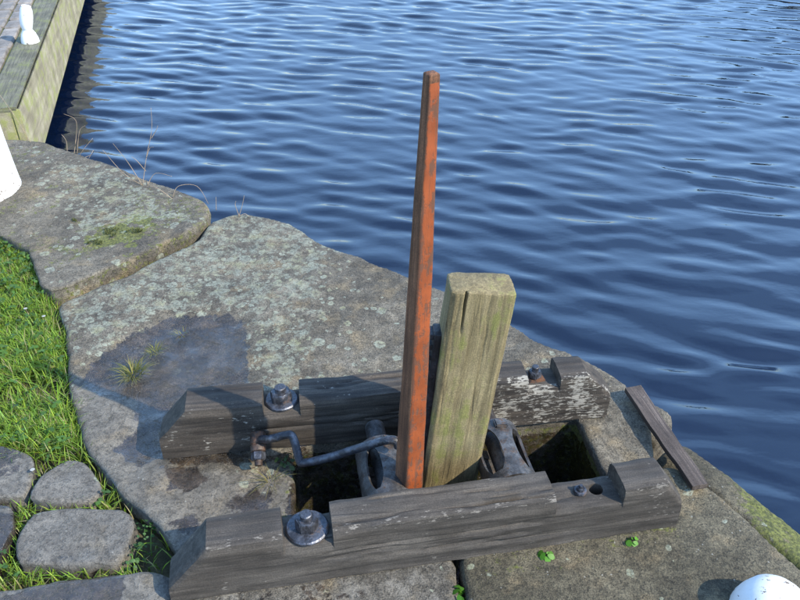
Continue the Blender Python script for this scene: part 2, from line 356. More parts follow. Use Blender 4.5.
# ------------------------------------------------------------------ stones
def roughen(poly, seg, amp, seed):
    out = []; n = len(poly)
    for i in range(n):
        a = np.array(poly[i], float); b = np.array(poly[(i + 1) % n], float); L = np.hypot(*(b - a)); k = max(1, int(L / seg))
        for j in range(k): out.append(a + (b - a) * j / k)
    o = np.array(out)
    for _ in range(1): o = .5 * o + .25 * (np.roll(o, 1, 0) + np.roll(o, -1, 0))
    o = o + amp * np.stack([fbm(o[:, 0] * 9, o[:, 1] * 9, 0, seed, 4), fbm(o[:, 0] * 9, o[:, 1] * 9, 0, seed + 50, 4)], 1)
    return o
def stone(name, poly, ztop, zbot, res, rr, amp, seed, parent, mat, wob=.012, fields=None, height=None, seg=.03, batter=0.):
    P = roughen(poly, seg, wob, seed)
    x0, y0 = P.min(0) - res; x1, y1 = P.max(0) + res
    gx = np.arange(x0, x1 + res, res); gy = np.arange(y0, y1 + res, res); X, Y = np.meshgrid(gx, gy)
    sd, nx, ny = polysd(X, Y, P)
    ins = sd < 0
    keep = ins[:-1, :-1] | ins[1:, :-1] | ins[:-1, 1:] | ins[1:, 1:]
    X = np.where(ins, X, nx); Y = np.where(ins, Y, ny); d = np.where(ins, -sd, 0)
    ii = np.arange(X.size).reshape(X.shape)
    Q = np.stack([ii[:-1, :-1], ii[:-1, 1:], ii[1:, 1:], ii[1:, :-1]], -1)[keep]
    used = np.unique(Q); mp = -np.ones(X.size, int); mp[used] = np.arange(len(used)); Q = mp[Q]
    x, y, d = X.ravel()[used], Y.ravel()[used], d.ravel()[used]
    t = 1 - np.clip(d / rr, 0, 1)
    z = ztop + amp * fbm(x * 3, y * 3, 0, seed, 5) + amp * .35 * fbm(x * 22, y * 22, 0, seed + 3, 3) - rr * .8 * (1 - np.sqrt(1 - .98 * t * t)) * (1 + .5 * fbm(x * 12, y * 12, 0, seed + 8, 3))
    if height is not None: z = z + height(x, y)
    # boundary edges
    E = {}
    for q in Q.tolist():
        for k in range(4):
            a, b = q[k], q[(k + 1) % 4]
            if (b, a) in E: del E[(b, a)]
            else: E[(a, b)] = 1
    rim = sorted({a for e in E for a in e}); rid = {a: i for i, a in enumerate(rim)}; rim = np.array(rim)
    V = [np.stack([x, y, z], 1)]; base = len(x); Fs = Q.tolist(); prev = {a: a for a in rid}
    rows = [.012, .03, .055, .09, .15, .3, 1.]; zt = z[rim]
    cx, cy = P.mean(0)
    lev = 0
    for r in rows:
        zz = zt - np.minimum(r, zt - zbot) if r < 1 else np.full(len(rim), zbot)
        jx = .010 * fbm(x[rim] * 14, y[rim] * 14, zz * 16, seed + 21, 3); jy = .010 * fbm(x[rim] * 14, y[rim] * 14, zz * 16, seed + 31, 3)
        V.append(np.stack([x[rim] + jx, y[rim] + jy, zz], 1)); cur = {a: base + rid[a] for a in rid}; base += len(rim)
        for a, b in E: Fs.append((prev[b], prev[a], cur[a], cur[b]))
        prev = cur
    V = np.concatenate(V)
    nt = len(x); nz = len(V) - nt
    at = {'wet': np.zeros(len(V)), 'lichen': np.zeros(len(V)), 'moss': np.zeros(len(V)), 'film': np.zeros(len(V))}
    if fields:
        for k, fn in fields.items(): at[k] = fn(V[:, 0], V[:, 1], V[:, 2])
    return mesh(name, V, Fs, mat, parent, True, at)
def blob(px, py, poly, soft):
    return 1 - sstep(-soft, soft, polysd(px, py, poly)[0])

# foundation of the lock side: the pit floor with its rubble
def pit_floor():
    gx = np.linspace(-.42, .7, 60); gy = np.linspace(1.05, 1.85, 44); X, Y = np.meshgrid(gx, gy)
    Z = -.52 + .04 * fbm(X * 7, Y * 7, 0, 4, 4)
    ii = np.arange(X.size).reshape(X.shape); Q = np.stack([ii[:-1, :-1], ii[:-1, 1:], ii[1:, 1:], ii[1:, :-1]], -1).reshape(-1, 4)
    return mesh('lockside', np.stack([X, Y, Z], -1).reshape(-1, 3), Q, M_SOIL)
lock = tag(pit_floor(), 'stone lockside with dark paddle pit', kind='structure')

slabA = [(-2.95, 3.5), (-2.33, 3.61), (-1.978, 3.64), (-1.78, 3.635), (-1.523, 3.46), (-1.122, 3.192), (-.85, 3.0), (-.79, 2.915), (-.812, 2.79), (-1.02, 2.53), (-1.215, 2.325), (-1.29, 2.33), (-1.44, 2.61), (-1.6, 2.715), (-2.0, 2.87), (-2.95, 3.0)]
def fa_l(x, y, z): return np.clip(.95 * blob(x, y, [(-1.75, 3.5), (-1.3, 3.3), (-.85, 2.93), (-.80, 2.78), (-1.05, 2.75), (-1.3, 2.62), (-1.4, 2.9)], .14) + .12, 0, 1) * (z > -.02)
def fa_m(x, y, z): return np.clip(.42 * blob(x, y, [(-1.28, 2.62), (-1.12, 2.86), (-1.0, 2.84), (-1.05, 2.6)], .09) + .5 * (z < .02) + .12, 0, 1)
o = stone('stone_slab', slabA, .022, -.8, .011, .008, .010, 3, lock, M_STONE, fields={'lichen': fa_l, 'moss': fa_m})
o['label'] = 'raised lichen-spotted slab beside the left white bollard'

slabB = [(-.79, 2.868), (-.677, 2.934), (-.56, 2.91), (-.456, 2.848), (-.36, 2.74), (-.276, 2.664), (-.17, 2.59), (-.076, 2.517), (.019, 2.447), (.2, 2.31), (.384, 2.137), (.45, 2.05), (.521, 2.005), (.636, 1.925), (.70, 1.85),
         (.735, 1.70), (.72, 1.60), (.70, 1.52), (.66, 1.43), (.63, 1.36), (.56, 1.33), (.555, 1.42), (.525, 1.70), (.1, 1.625), (-.30, 1.575), (-.272, 1.40), (-.245, 1.20), (-.42, 1.17), (-.5, 1.175), (-.557, 1.24), (-.74, 1.41), (-.89, 1.59), (-1.0, 1.78), (-1.08, 2.0), (-1.21, 2.265), (-.998, 2.47), (-.797, 2.725)]
WET_SHADE_B = [(-1.0, 1.93), (-.915, 2.075), (-.80, 2.20), (-.60, 2.215), (-.535, 2.17), (-.485, 1.95), (-.455, 1.72), (-.60, 1.64), (-.66, 1.53), (-.72, 1.49), (-.80, 1.56), (-.76, 1.66), (-.80, 1.76), (-.93, 1.80), (-.99, 1.83)]  # wet hollow; its near-left arms also paint in the spike and beam-end shadows
def fb_wet_shade(x, y, z):
    a = blob(x, y, WET_SHADE_B, .06)
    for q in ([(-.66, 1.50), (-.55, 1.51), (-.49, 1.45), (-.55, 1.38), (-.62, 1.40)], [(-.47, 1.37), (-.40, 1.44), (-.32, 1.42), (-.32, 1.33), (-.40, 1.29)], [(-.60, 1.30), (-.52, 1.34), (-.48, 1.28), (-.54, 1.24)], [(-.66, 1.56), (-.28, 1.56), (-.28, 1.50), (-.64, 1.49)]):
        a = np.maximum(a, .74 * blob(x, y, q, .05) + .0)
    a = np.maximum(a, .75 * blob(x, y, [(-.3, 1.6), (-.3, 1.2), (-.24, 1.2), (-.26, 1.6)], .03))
    return np.clip(a + .10 * fbm(x * 10, y * 10, 0, 77, 3) + .65 * (z < -.04), 0, 1)  # last term darkens the stone below the slab top
def fb_l(x, y, z):
    band = sstep(-.35, .0, y - (1.55 - .62 * x) + .25 * fbm(x * 3, y * 3, 0, 31, 3)) * sstep(.1, -.35, x)
    return (np.clip(.85 * band * sstep(-.05, -.5, x) + .30 * band + .10 * (y > 1.8), 0, 1) * (1 - .95 * blob(x, y, WET_SHADE_B, .05)) * (1 - blob(x, y, [(.5, 1.9), (.5, 1.2), (.8, 1.2), (.8, 1.9)], .05))) * (z > -.05)
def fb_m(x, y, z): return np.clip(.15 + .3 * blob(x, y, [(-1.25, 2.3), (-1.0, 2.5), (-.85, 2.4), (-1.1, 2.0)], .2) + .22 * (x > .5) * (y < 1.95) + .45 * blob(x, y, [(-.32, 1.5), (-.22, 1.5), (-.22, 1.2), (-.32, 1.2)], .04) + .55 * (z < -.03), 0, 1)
def fb_h(x, y): return -.016 * blob(x, y, WET_SHADE_B, .06) - .012 * blob(x, y, [(.55, 1.95), (.9, 1.8), (.8, 1.3), (.6, 1.3)], .05)
o = stone('stone_slab', slabB, 0, -.8, .0125, .014, .013, 5, lock, M_STONE, wob=.014, fields={'wet': fb_wet_shade, 'lichen': fb_l, 'moss': fb_m, 'film': lambda x, y, z: (.75 * blob(x, y, [(-1.05, 1.9), (-.75, 1.8), (-.62, 1.5), (-.26, 1.5), (-.26, 1.15), (-.6, 1.1), (-1.0, 1.6)], .06) + .45 * blob(x, y, [(-.46, 2.0), (-.1, 2.1), (-.1, 1.7), (-.46, 1.6)], .08)) * (z > -.04)}, height=fb_h)
o['label'] = 'broad lichened slab with a dark wet hollow, cut around the pit'

slabD = [(.152, .3), (.15, 1.1), (.146, 1.222), (.40, 1.27), (.555, 1.315), (.64, 1.36), (.69, 1.49), (.755, 1.50), (.83, 1.41), (.958, 1.172), (1.12, .86), (1.4, .3)]
o = stone('stone_slab', slabD, .0, -.8, .013, .02, .008, 9, lock, M_STONE3, fields={'lichen': lambda x, y, z: .10 + 0 * x, 'moss': lambda x, y, z: np.clip(.33 + .2 * fbm(x * 4, y * 4, 0, 2, 3) + .3 * blob(x, y, [(.15, 1.1), (.7, 1.25), (.75, 1.5), (.3, 1.3)], .05), 0, 1)})
o['label'] = 'olive-stained slab in front of the front beam by the low white bollard'
slabE = [(.70, 1.535), (.765, 1.60), (.80, 1.628), (.854, 1.594), (.923, 1.506), (1.03, 1.334), (1.3, .9), (1.62, .3), (1.42, .3), (1.135, .865), (.972, 1.178), (.845, 1.415), (.77, 1.515)]
o = stone('stone_slab', slabE, -.022, -.8, .013, .03, .012, 12, lock, M_STONE3, fields={'moss': lambda x, y, z: np.clip(.42 + .4 * sstep(.85, .95, x) + .2 * fbm(x * 5, y * 5, 0, 6, 3), 0, 1), 'lichen': lambda x, y, z: .05 + 0 * x}, height=lambda x, y: -.05 * sstep(0, .25, (x - .83) * .89 + (y - 1.41) * .46))
o['label'] = 'mossy outer slab sloping to the water at right'
slabG = [(-.515, .3), (-.505, 1.06), (-.50, 1.165), (-.25, 1.19), (.136, 1.218), (.138, 1.1), (.138, .3)]
o = stone('stone_slab', slabG, -.004, -.8, .013, .018, .007, 15, lock, M_STONE2, fields={'film': lambda x, y, z: .5 * (z > -.03), 'wet': lambda x, y, z: .42 * (z > -.03) + .25 * fbm(x * 5, y * 5, 0, 8, 3), 'moss': lambda x, y, z: .2 + 0 * x, 'lichen': lambda x, y, z: .06 + 0 * x})
o['label'] = 'grey slab under the left half of the front beam'
slabF = [(-2.0, .3), (-2.0, .92), (-1.3, 1.06), (-.936, 1.118), (-.575, 1.172), (-.53, 1.15), (-.524, 1.0), (-.53, .3)]
o = stone('stone_slab', slabF, .004, -.5, .014, .02, .008, 18, lock, M_STONE2, fields={'film': lambda x, y, z: .8 + 0 * x, 'wet': lambda x, y, z: .95 * blob(x, y, [(-2, .3), (-2, .9), (-.95, 1.085), (-.70, 1.16), (-.645, 1.14), (-.62, 1.0), (-.6, .3)], .03) * (1 - .3 * blob(x, y, [(-1, 1.1), (-.88, 1.12), (-.9, 1.05)], .03))})
o['label'] = 'dark wet slab at the left end of the front beam'
nub = [(.715, 1.80), (.77, 1.83), (.845, 1.775), (.82, 1.72), (.80, 1.665), (.75, 1.64), (.70, 1.66)]
o = stone('stone_slab', nub, -.045, -.8, .011, .03, .014, 22, lock, M_STONE, fields={'lichen': lambda x, y, z: .15 + 0 * x, 'moss': lambda x, y, z: .3 + 0 * x})
o['label'] = 'small broken block jutting out over the water beside the plank'
chip = [(.735, 1.405), (.755, 1.43), (.79, 1.405), (.765, 1.375)]
# cobbles in the turf
cobs = [([(-.925, 1.185), (-.955, 1.25), (-.945, 1.338), (-.83, 1.356), (-.715, 1.350), (-.668, 1.30), (-.668, 1.188), (-.80, 1.178)], 31, .5),
        ([(-.975, 1.372), (-.972, 1.455), (-.918, 1.525), (-.865, 1.512), (-.785, 1.425), (-.80, 1.375)], 32, .35),
        ([(-1.25, 1.385), (-1.25, 1.565), (-1.117, 1.572), (-1.02, 1.54), (-.985, 1.46), (-.985, 1.392)], 33, .6),
        ([(-1.3, 1.12), (-1.3, 1.37), (-1.15, 1.375), (-1.0, 1.362), (-.968, 1.28), (-.985, 1.155)], 34, .7)]
for k, (p, s, wv) in enumerate(cobs):
    o = stone('cobble', p, -.002, -.2, .007, .007, .009, s, lock, M_STONE2, wob=.009, seg=.022, fields={'film': lambda x, y, z: .75 + 0 * x, 'wet': lambda x, y, z, s=s, wv=wv: np.clip(wv - .12 + .35 * fbm(x * 7, y * 7, 0, s, 3), 0, 1), 'lichen': lambda x, y, z: .03 + 0 * x})

# ------------------------------------------------------------------ timber beams
def beam_mesh(L, W, H, stations, seed, name, mat, parent, bleach_lit):
    # stations: sorted (u, height) with steps where the notches are cut
    us = []
    for (a, ha), (b, hb) in zip(stations[:-1], stations[1:]):
        n = max(1, int((b - a) / .009))
        for k in range(n): us.append((a + (b - a) * k / n, ha + (hb - ha) * k / n))
    us.append(stations[-1])
    ring = []
    c = .007
    for t in np.linspace(0, 1, 9): ring.append((c + (W - 2 * c) * t, 0.))
    for t in np.linspace(0, 1, 9): ring.append((W, c + t * (1 - 2 * c) if False else t))
    ring = []
    nv, nz = 17, 27
    for k in range(nv): ring.append(('b', k / (nv - 1)))
    for k in range(1, nz): ring.append(('r', k / (nz - 1)))
    for k in range(1, nv): ring.append(('t', k / (nv - 1)))
    for k in range(1, nz - 1): ring.append(('l', k / (nz - 1)))
    V = []; Fc = []
    def zrow(t, h):
        hb = min(.112, h - .012); return hb * t / .72 if t < .72 else hb + (h - hb) * (t - .72) / .28
    for (u, h) in us:
        for s, t in ring:
            if s == 'b': p = (u, W * t, 0)
            elif s == 'r': p = (u, W, zrow(t, h))
            elif s == 't': p = (u, W * (1 - t), h)
            else: p = (u, 0, zrow(1 - t, h))
            V.append(p)
    n = len(ring)
    for i in range(len(us) - 1):
        for k in range(n):
            a, b = i * n + k, i * n + (k + 1) % n; Fc.append((a, b, b + n, a + n))
    V = np.array(V, float); hh = np.repeat([h for _, h in us], n)
    # end caps as grids would be overkill: fan them
    Fc.append(tuple(reversed(range(n)))); m = (len(us) - 1) * n; Fc.append(tuple(range(m, m + n)))
    # rounded, chipped arrises
    y, z = V[:, 1], V[:, 2]
    ct = np.minimum(np.minimum(y, W - y), .02) / .02; topd = np.clip((hh - z) / .02, 0, 1)
    wear = .5 + .8 * np.clip(fbm(V[:, 0] * 9, y * 9, z * 9, seed, 4) + .2, 0, 1)
    cr = (1 - ct) * (1 - topd) * .008 * wear
    V[:, 2] -= cr; V[:, 1] += np.where(y < W / 2, 1, -1) * cr * .8
    q = V.copy()
    V[:, 1] += .0028 * fbm(q[:, 0] * 6, q[:, 1] * 40, q[:, 2] * 40, seed + 1, 3) + .0015 * fbm(q[:, 0] * 20, q[:, 1] * 120, q[:, 2] * 120, seed + 2, 2)
    V[:, 2] += (.0030 * fbm(q[:, 0] * 6, q[:, 1] * 40, q[:, 2] * 40, seed + 4, 3) + .0015 * fbm(q[:, 0] * 20, q[:, 1] * 120, q[:, 2] * 120, seed + 5, 2)) * (z > .01)
    rs = np.random.default_rng(seed)
    for _ in range(9):
        u0 = rs.uniform(.12, L - .5); ln = rs.uniform(.15, .4); zc = rs.uniform(.03, .105); dp = rs.uniform(.003, .008)
        a = np.exp(-((q[:, 2] - zc - .02 * (q[:, 0] - u0) - .008 * fbm(q[:, 0] * 8, 0 * q[:, 0], 0, int(rs.integers(999)), 3)) / .0045) ** 2) * sstep(u0, u0 + .05, q[:, 0]) * sstep(u0 + ln, u0 + ln * .6, q[:, 0])
        V[:, 1] += dp * a * (q[:, 1] < .002)
        vc = rs.uniform(.015, W - .015); a = np.exp(-((q[:, 1] - vc - .01 * fbm(q[:, 0] * 8, 0 * q[:, 0], 0, int(rs.integers(999)), 3)) / .004) ** 2) * sstep(u0, u0 + .05, q[:, 0]) * sstep(u0 + ln, u0 + ln * .6, q[:, 0])
        V[:, 2] -= dp * a * (q[:, 2] > hh - .002)
    o = mesh(name, V, Fc, mat, parent, True, {'bleach_lit': bleach_lit(q[:, 0], q[:, 1], q[:, 2])})
    return sharp(o, 38)
def notch(st, a, b, d, H):
    return st + [(a, H), (a + .0015, H - d), (b - .0015, H - d), (b, H)]
def bolt(parent, loc, rw, rn, hn, square=False, tilt=(0, 0), stud=.016, label=None):
    bt = link('bolt', lathe_mesh([(rn * .5, -.06), (rn * .5, hn + stud - .002), (rn * .42, hn + stud)], 20), M_NUT, parent); bt.location = loc; bt.rotation_euler = (tilt[0], tilt[1], random.uniform(0, 6))
    if label: bt['label'] = label
    if square:
        bm = bmesh.new(); bmesh.ops.create_cube(bm, size=1, matrix=Matrix.Diagonal((rw * 2, rw * 1.8, .008, 1)))
        bmesh.ops.bevel(bm, geom=bm.edges, offset=.003, segments=2, affect='EDGES'); ws = from_bm('washer', bm, M_RUST, bt)
    else:
        ws = link('washer', lathe_mesh([(rw, 0), (rw * 1.0, .004), (rw * .93, .007), (rw * .5, .0085)], 40), M_NUT, bt); sharp(ws)
    ws.rotation_euler.z = -bt.rotation_euler.z + .15
    pr = [(rn, .006), (rn, hn * .8), (rn * .86, hn)]
    nu = link('nut', lathe_mesh(pr, 6), M_NUT if not square else M_NUT, bt)
    bm = bmesh.new(); bm.from_mesh(nu.data); bmesh.ops.bevel(bm, geom=bm.edges, offset=.002, segments=2, affect='EDGES'); bm.to_mesh(nu.data); bm.free(); sharp(nu, 40)
    return bt
def lathe_mesh(prof, seg=32, **k):
    v, f = lathe(prof, seg, **k); me = bpy.data.meshes.new('lathe'); me.from_pydata([tuple(map(float, p)) for p in v], [], f); me.update(); return me

H = .167
fb = thing('timber_beam', 'front weathered dark timber beam, nearest the camera, with a large steel bolt', 'beam', (-.522, 1.075, 0), R(10.1), 'timber beams of the paddle frame')
st = [(0, .050), (.098, H)]
st = notch(st, .265, .378, .036, H); st += [(.6, H + .004)]; st = notch(st, .905, 1.075, .046, H); st += [(1.185, H), (1.235, .095)]
ftim = beam_mesh(1.235, .098, H, st, 41, 'timber', M_BEAM, fb, lambda u, v, z: np.clip(.55 * (z > H - .014) * (v < .02) + .25 * sstep(.8, 1.2, u) * (z < H - .01) + .1, 0, 1))  # worn arris, made paler to paint the lit line along its front
bolt(fb, (.322, .048, H - .034), .050, .028, .036, label='large bright steel nut on a round washer')
sb = bolt(fb, (.985, .052, H - .046), .016, .011, .014, stud=.008, label='small dark bolt beside an empty hole')
# empty bolt hole bored into the notch floor beside the small bolt
def bore(o, loc, r, depth):
    bm = bmesh.new(); bmesh.ops.create_cone(bm, cap_ends=True, segments=28, radius1=r, radius2=r, depth=depth * 2, matrix=Matrix.Translation(loc))
    me = bpy.data.meshes.new('cut'); bm.to_mesh(me); bm.free(); cut = bpy.data.objects.new('cut', me); COL.objects.link(cut); cut.matrix_world = o.parent.matrix_basis
    md = o.modifiers.new('bore', 'BOOLEAN'); md.object = cut; md.operation = 'DIFFERENCE'; md.solver = 'EXACT'
    bpy.context.view_layer.update(); dg = bpy.context.evaluated_depsgraph_get()
    nm = bpy.data.meshes.new_from_object(o.evaluated_get(dg), preserve_all_data_layers=True, depsgraph=dg)
    o.modifiers.clear(); 
    if len(nm.polygons) > 100: o.data = nm
    bpy.data.objects.remove(cut); bpy.data.meshes.remove(me)
bore(ftim, (1.026, .053, H - .046), .0175, .05)

rb = thing('timber_beam', 'rear weathered dark timber beam against the slab, right end flaking white', 'beam', (-.652, 1.522, 0), R(7.55), 'timber beams of the paddle frame')
st = [(0, .072), (.082, H)]
st = notch(st, .285, .385, .034, H - .002); st += [(.5, H - .006), (.75, H + .004)]; st = notch(st, 1.02, 1.113, .036, H); st += [(1.19, H), (1.268, .09)]
beam_mesh(1.268, .10, H, st, 47, 'timber', M_BEAM2, rb, lambda u, v, z: np.clip(.75 * sstep(.86, .95, u) * (v < .02) + .35 * (u < .3) * (v < .02) * (z > .04) + .25 * (z > H - .02) * sstep(.38, .45, u) * sstep(.62, .5, u), 0, 1))
bolt(rb, (.335, .050, H - .036), .046, .031, .034, label='domed nut on a wide washer, left notch')
bolt(rb, (1.052, .052, H - .036), .026, .020, .026, square=True, label='rusty hex bolt in the right notch')

# ------------------------------------------------------------------ post, rack bar, hand spike
def tapered(name, w0, d0, w1, d1, L, n, seed, mat, parent, bev=.012, jit=.002, top=0., notchf=None, attrs=None, m=8, tp=1.):
    V = []; Fc = []
    ring0 = [(-1 + 2 * k / m, -1) for k in range(m)] + [(1, -1 + 2 * k / m) for k in range(m)] + [(1 - 2 * k / m, 1) for k in range(m)] + [(-1, 1 - 2 * k / m) for k in range(m)]
    hs = list(np.linspace(0, L - bev, n)) + [L - bev * .4, L]
    for h in hs:
        t = (h / L) ** tp; w, d = w0 + (w1 - w0) * t, d0 + (d1 - d0) * t
        sh = 0 if h < L - bev * .9 else (bev * .2 if h < L - bev * .1 else bev)
        for a, b in ring0:
            ex = max(0, abs(a) + abs(b) - 1.85) * .5
            V.append((a * (w / 2 - sh) * (1 - ex), b * (d / 2 - sh) * (1 - ex), h))
    k4 = len(ring0)
    for i in range(len(hs) - 1):
        for k in range(k4):
            a, b = i * k4 + k, i * k4 + (k + 1) % k4; Fc.append((a, b, b + k4, a + k4))
    # caps with a centre vertex
    V.append((0, 0, 0)); c0 = len(V) - 1; V.append((0, 0, L + top)); c1 = len(V) - 1; e = (len(hs) - 1) * k4
    for k in range(k4): Fc.append(((k + 1) % k4, k, c0)); Fc.append((e + k, e + (k + 1) % k4, c1))
    V = np.array(V); q = V.copy()
    if notchf: V = notchf(V)
    for ax in (0, 1): V[:, ax] += jit * fbm(q[:, 0] * 25, q[:, 1] * 25, q[:, 2] * 7, seed + ax * 9, 4)
    V[:, 2] += jit * fbm(q[:, 0] * 30, q[:, 1] * 30, q[:, 2] * 10, seed + 40, 3) * (q[:, 2] > L * .5)
    return sharp(mesh(name, V, Fc, mat, parent, True, attrs(q) if attrs else {'bleach_lit': np.zeros(len(V))}), 50)

def lean(p0, p1, rz):
    d = (Vector(p1) - Vector(p0)); q = d.to_track_quat('Z', 'Y'); qz = Vector((0, 0, 1)).rotation_difference(d.normalized())
    return (qz.to_matrix() @ Matrix.Rotation(rz, 3, 'Z')).to_euler(), d.length
p0, p1 = (.09, 1.468, -.40), (.181, 1.455, .628)
er, PL = lean(p0, p1, R(5))
post = thing('wooden_post', 'thick pale green-stained square wooden post leaning between the two beams', 'post', p0, rot=er)
def post_crack(V):
    o_ = V.copy(); x, y, z = V[:, 0], V[:, 1], V[:, 2]
    for xc, z0, dp, wd in ((-.036, .13, .014, .0020), (.020, .34, .0014, .0022), (-.055, .5, .0014, .0022)):
        c_ = xc + .007 * fbm(z * 9, 0 * z, 0, int(xc * 1000) + 500, 3); a = np.exp(-((x - c_) / wd) ** 2) * sstep(PL - z0, PL - z0 * .5, z)
        o_[:, 1] += dp * a * (y < -.03)
    return o_
tapered('timber', .150, .085, .146, .085, PL, 110, 61, M_POST, post, bev=.004, jit=.003, top=.002, notchf=post_crack, m=72)
rk0, rk1 = (.025, 1.44, -.35), (.092, 1.455, .50)
er, L_ = lean(rk0, rk1, R(4))
rack = thing('iron_rack_bar', 'black pitted iron bar along the left side of the post', 'bar', rk0, rot=er)
tapered('bar', .034, .05, .030, .046, L_, 40, 66, M_DARKIRON, rack, bev=.004, jit=.002)
tv = bmesh.new()
for k in range(14):
    bmesh.ops.create_cube(tv, size=1, matrix=Matrix.Translation((-.0185, 0, .45 + k * .03)) @ Matrix.Diagonal((.008, .036, .014, 1)))
from_bm('tooth_row', tv, M_DARKIRON, rack)

s0, s1 = (.020, 1.335, .062), (.0545, 1.33, 1.148)
er, SL = lean(s0, s1, R(33))
sp = thing('hand_spike', 'tall tapering wooden hand spike with worn orange paint, standing upright', 'hand spike', s0, rot=er)
o = tapered('shaft', .054, .052, .0225, .022, SL, 90, 71, M_ORANGE, sp, bev=.004, jit=.0022, top=.001, tp=1.35, attrs=lambda q: {'bleach_lit': np.zeros(len(q)), 'edge': sstep(.6, 1., np.abs(q[:, 0] * q[:, 1]) / ((.054 - .0315 * (q[:, 2] / SL) ** 1.35) * (.052 - .030 * (q[:, 2] / SL) ** 1.35) / 4))})
o.data.materials.append(M_BROWN)
for p in o.data.polygons:
    if p.normal.x < -.6 or (p.center.z > SL - .012): p.material_index = 1  # left face and tip take the brown wood

# ------------------------------------------------------------------ lantern rollers
def roller(loc, rz, label, rot0, bw=.3, Lr=.20, R_=.068, shaft0=-.02, shaft1=.30):
    t = thing('lantern_roller', label, 'roller', loc, rz, 'iron guide rollers in the pit')
    th = .008
    def ring(name, y0, y1, r0, r1):
        v, f = lathe([(r1, -y0), (r0, -y0), (r0, -y1), (r1, -y1)], 40, axis='Y')
        me = bpy.data.meshes.new(name); f = f[:-2]; n = 40
        for k in range(n): f.append((3 * n + k, 3 * n + (k + 1) % n, (k + 1) % n, k))
        me.from_pydata([tuple(map(float, p)) for p in v], [], f); me.update(); o = link(name, me, M_IRON, t); sharp(o)
        bm = bmesh.new(); bm.from_mesh(o.data); bmesh.ops.recalc_face_normals(bm, faces=bm.faces); bm.to_mesh(o.data); bm.free(); return o
    ring('collar', 0, .028, R_, R_ - th * 1.6); ring('collar', Lr - .03, Lr, R_ * .98, R_ - th * 1.6)
    for k in range(4):
        a = rot0 + k * math.pi / 2; V = []; Fc = []; ny, na = 10, 6
        for i in range(ny + 1):
            yy = .02 + (Lr - .042) * i / ny; e = abs(2 * i / ny - 1); wid = bw + .34 * e ** 3
            for r_ in (R_ - .001, R_ - th):
                for j in range(na + 1):
                    b = a + wid * (2 * j / na - 1); V.append((r_ * math.cos(b), yy, r_ * math.sin(b)))
        m = 2 * (na + 1)
        for i in range(ny):
            for j in range(na):
                q = i * m + j; Fc.append((q, q + 1, q + 1 + m, q + m)); q += na + 1; Fc.append((q + 1, q, q + m, q + 1 + m))
            for j, k2 in ((0, na + 1), (na, 2 * na + 1)):
                q, s = i * m + j, i * m + k2; Fc.append((q, q + m, s + m, s) if j == 0 else (s, s + m, q + m, q))
        bm = bmesh.new(); vv = [bm.verts.new(p) for p in V]
        for q in Fc: bm.faces.new([vv[i] for i in q])
        sharp(from_bm('bar', bm, M_IRON, t), 40)
    v, f = lathe([(.027, -shaft0), (.027, -shaft1)], 24, axis='Y', jit=.0)
    o = link('shaft', bpy.data.meshes.new('shaft'), None, t); o.data.from_pydata([tuple(map(float, p)) for p in v], [], f); o.data.update(); o.data.materials.append(M_IRON); sharp(o)
    bm = bmesh.new(); bm.from_mesh(o.data); bmesh.ops.recalc_face_normals(bm, faces=bm.faces); bm.to_mesh(o.data); bm.free()
    bm = bmesh.new(); bmesh.ops.create_cube(bm, size=1, matrix=Matrix.Rotation(R(90) - rot0, 4, 'Y') @ Matrix.Translation((0, Lr - .022, R_ + .001)) @ Matrix.Diagonal((.036, .03, .012, 1)))
    bmesh.ops.bevel(bm, geom=bm.edges, offset=.004, segments=2, affect='EDGES'); sharp(from_bm('lug', bm, M_IRON, t), 40)
    v, f = lathe([(.036, -(Lr + .005)), (.036, -(Lr + .03)), (.031, -(Lr + .034))], 28, axis='Y')
    o = link('boss', bpy.data.meshes.new('boss'), None, t); o.data.from_pydata([tuple(map(float, p)) for p in v], [], f); o.data.update(); o.data.materials.append(M_RUST); sharp(o)
    bm = bmesh.new(); bm.from_mesh(o.data); bmesh.ops.recalc_face_normals(bm, faces=bm.faces); bm.to_mesh(o.data); bm.free()
    return t
roller((-.018, 1.275, .074), R(10), 'iron lantern roller in the pit under the foot of the orange spike', R(72), .46)
roller((.287, 1.335, .076), R(10), 'iron lantern roller in the pit right of the pale post', R(82), .30)

# ------------------------------------------------------------------ bent iron latch rod
lr = thing('latch_rod', 'bent iron rod pivoting on a nut in front of the rear beam', 'rod', (-.375, 1.52, .05))
def rel(p): return tuple(np.array(p) - np.array((-.375, 1.52, .05)))
v, f = tube([rel(p) for p in [(-.372, 1.512, .085), (-.345, 1.495, .103), (-.30, 1.49, .123), (-.285, 1.488, .122), (-.276, 1.478, .10), (-.268, 1.465, .06), (-.255, 1.458, .052), (-.183, 1.445, .087), (-.10, 1.425, .143), (-.04, 1.41, .182), (-.012, 1.405, .188), (-.004, 1.40, .17)]], .0112, 14, 6)
sharp(mesh('rod', v, f, M_NUT, lr), 50)
d0 = Vector((.10, -.85, -.5)).normalized()
def along(name, prof, seg, mat, org):
    me = lathe_mesh(prof, seg); o = link(name, me, mat, lr); o.rotation_euler = d0.to_track_quat('Z', 'Y').to_euler(); o.location = org; sharp(o, 40); return o
e0 = Vector((-.012, .022, .030))
along('eye', [(.018, 0), (.021, .004), (.0215, .030), (.018, .034), (.021, .037), (.0205, .052), (.016, .055)], 28, M_RUST, e0)
along('nut', [(.0185, .055), (.0195, .058), (.0195, .072), (.016, .077)], 6, M_NUT, e0)
along('stud', [(.0105, .07), (.0105, .088), (.009, .091)], 20, M_RUST, e0)

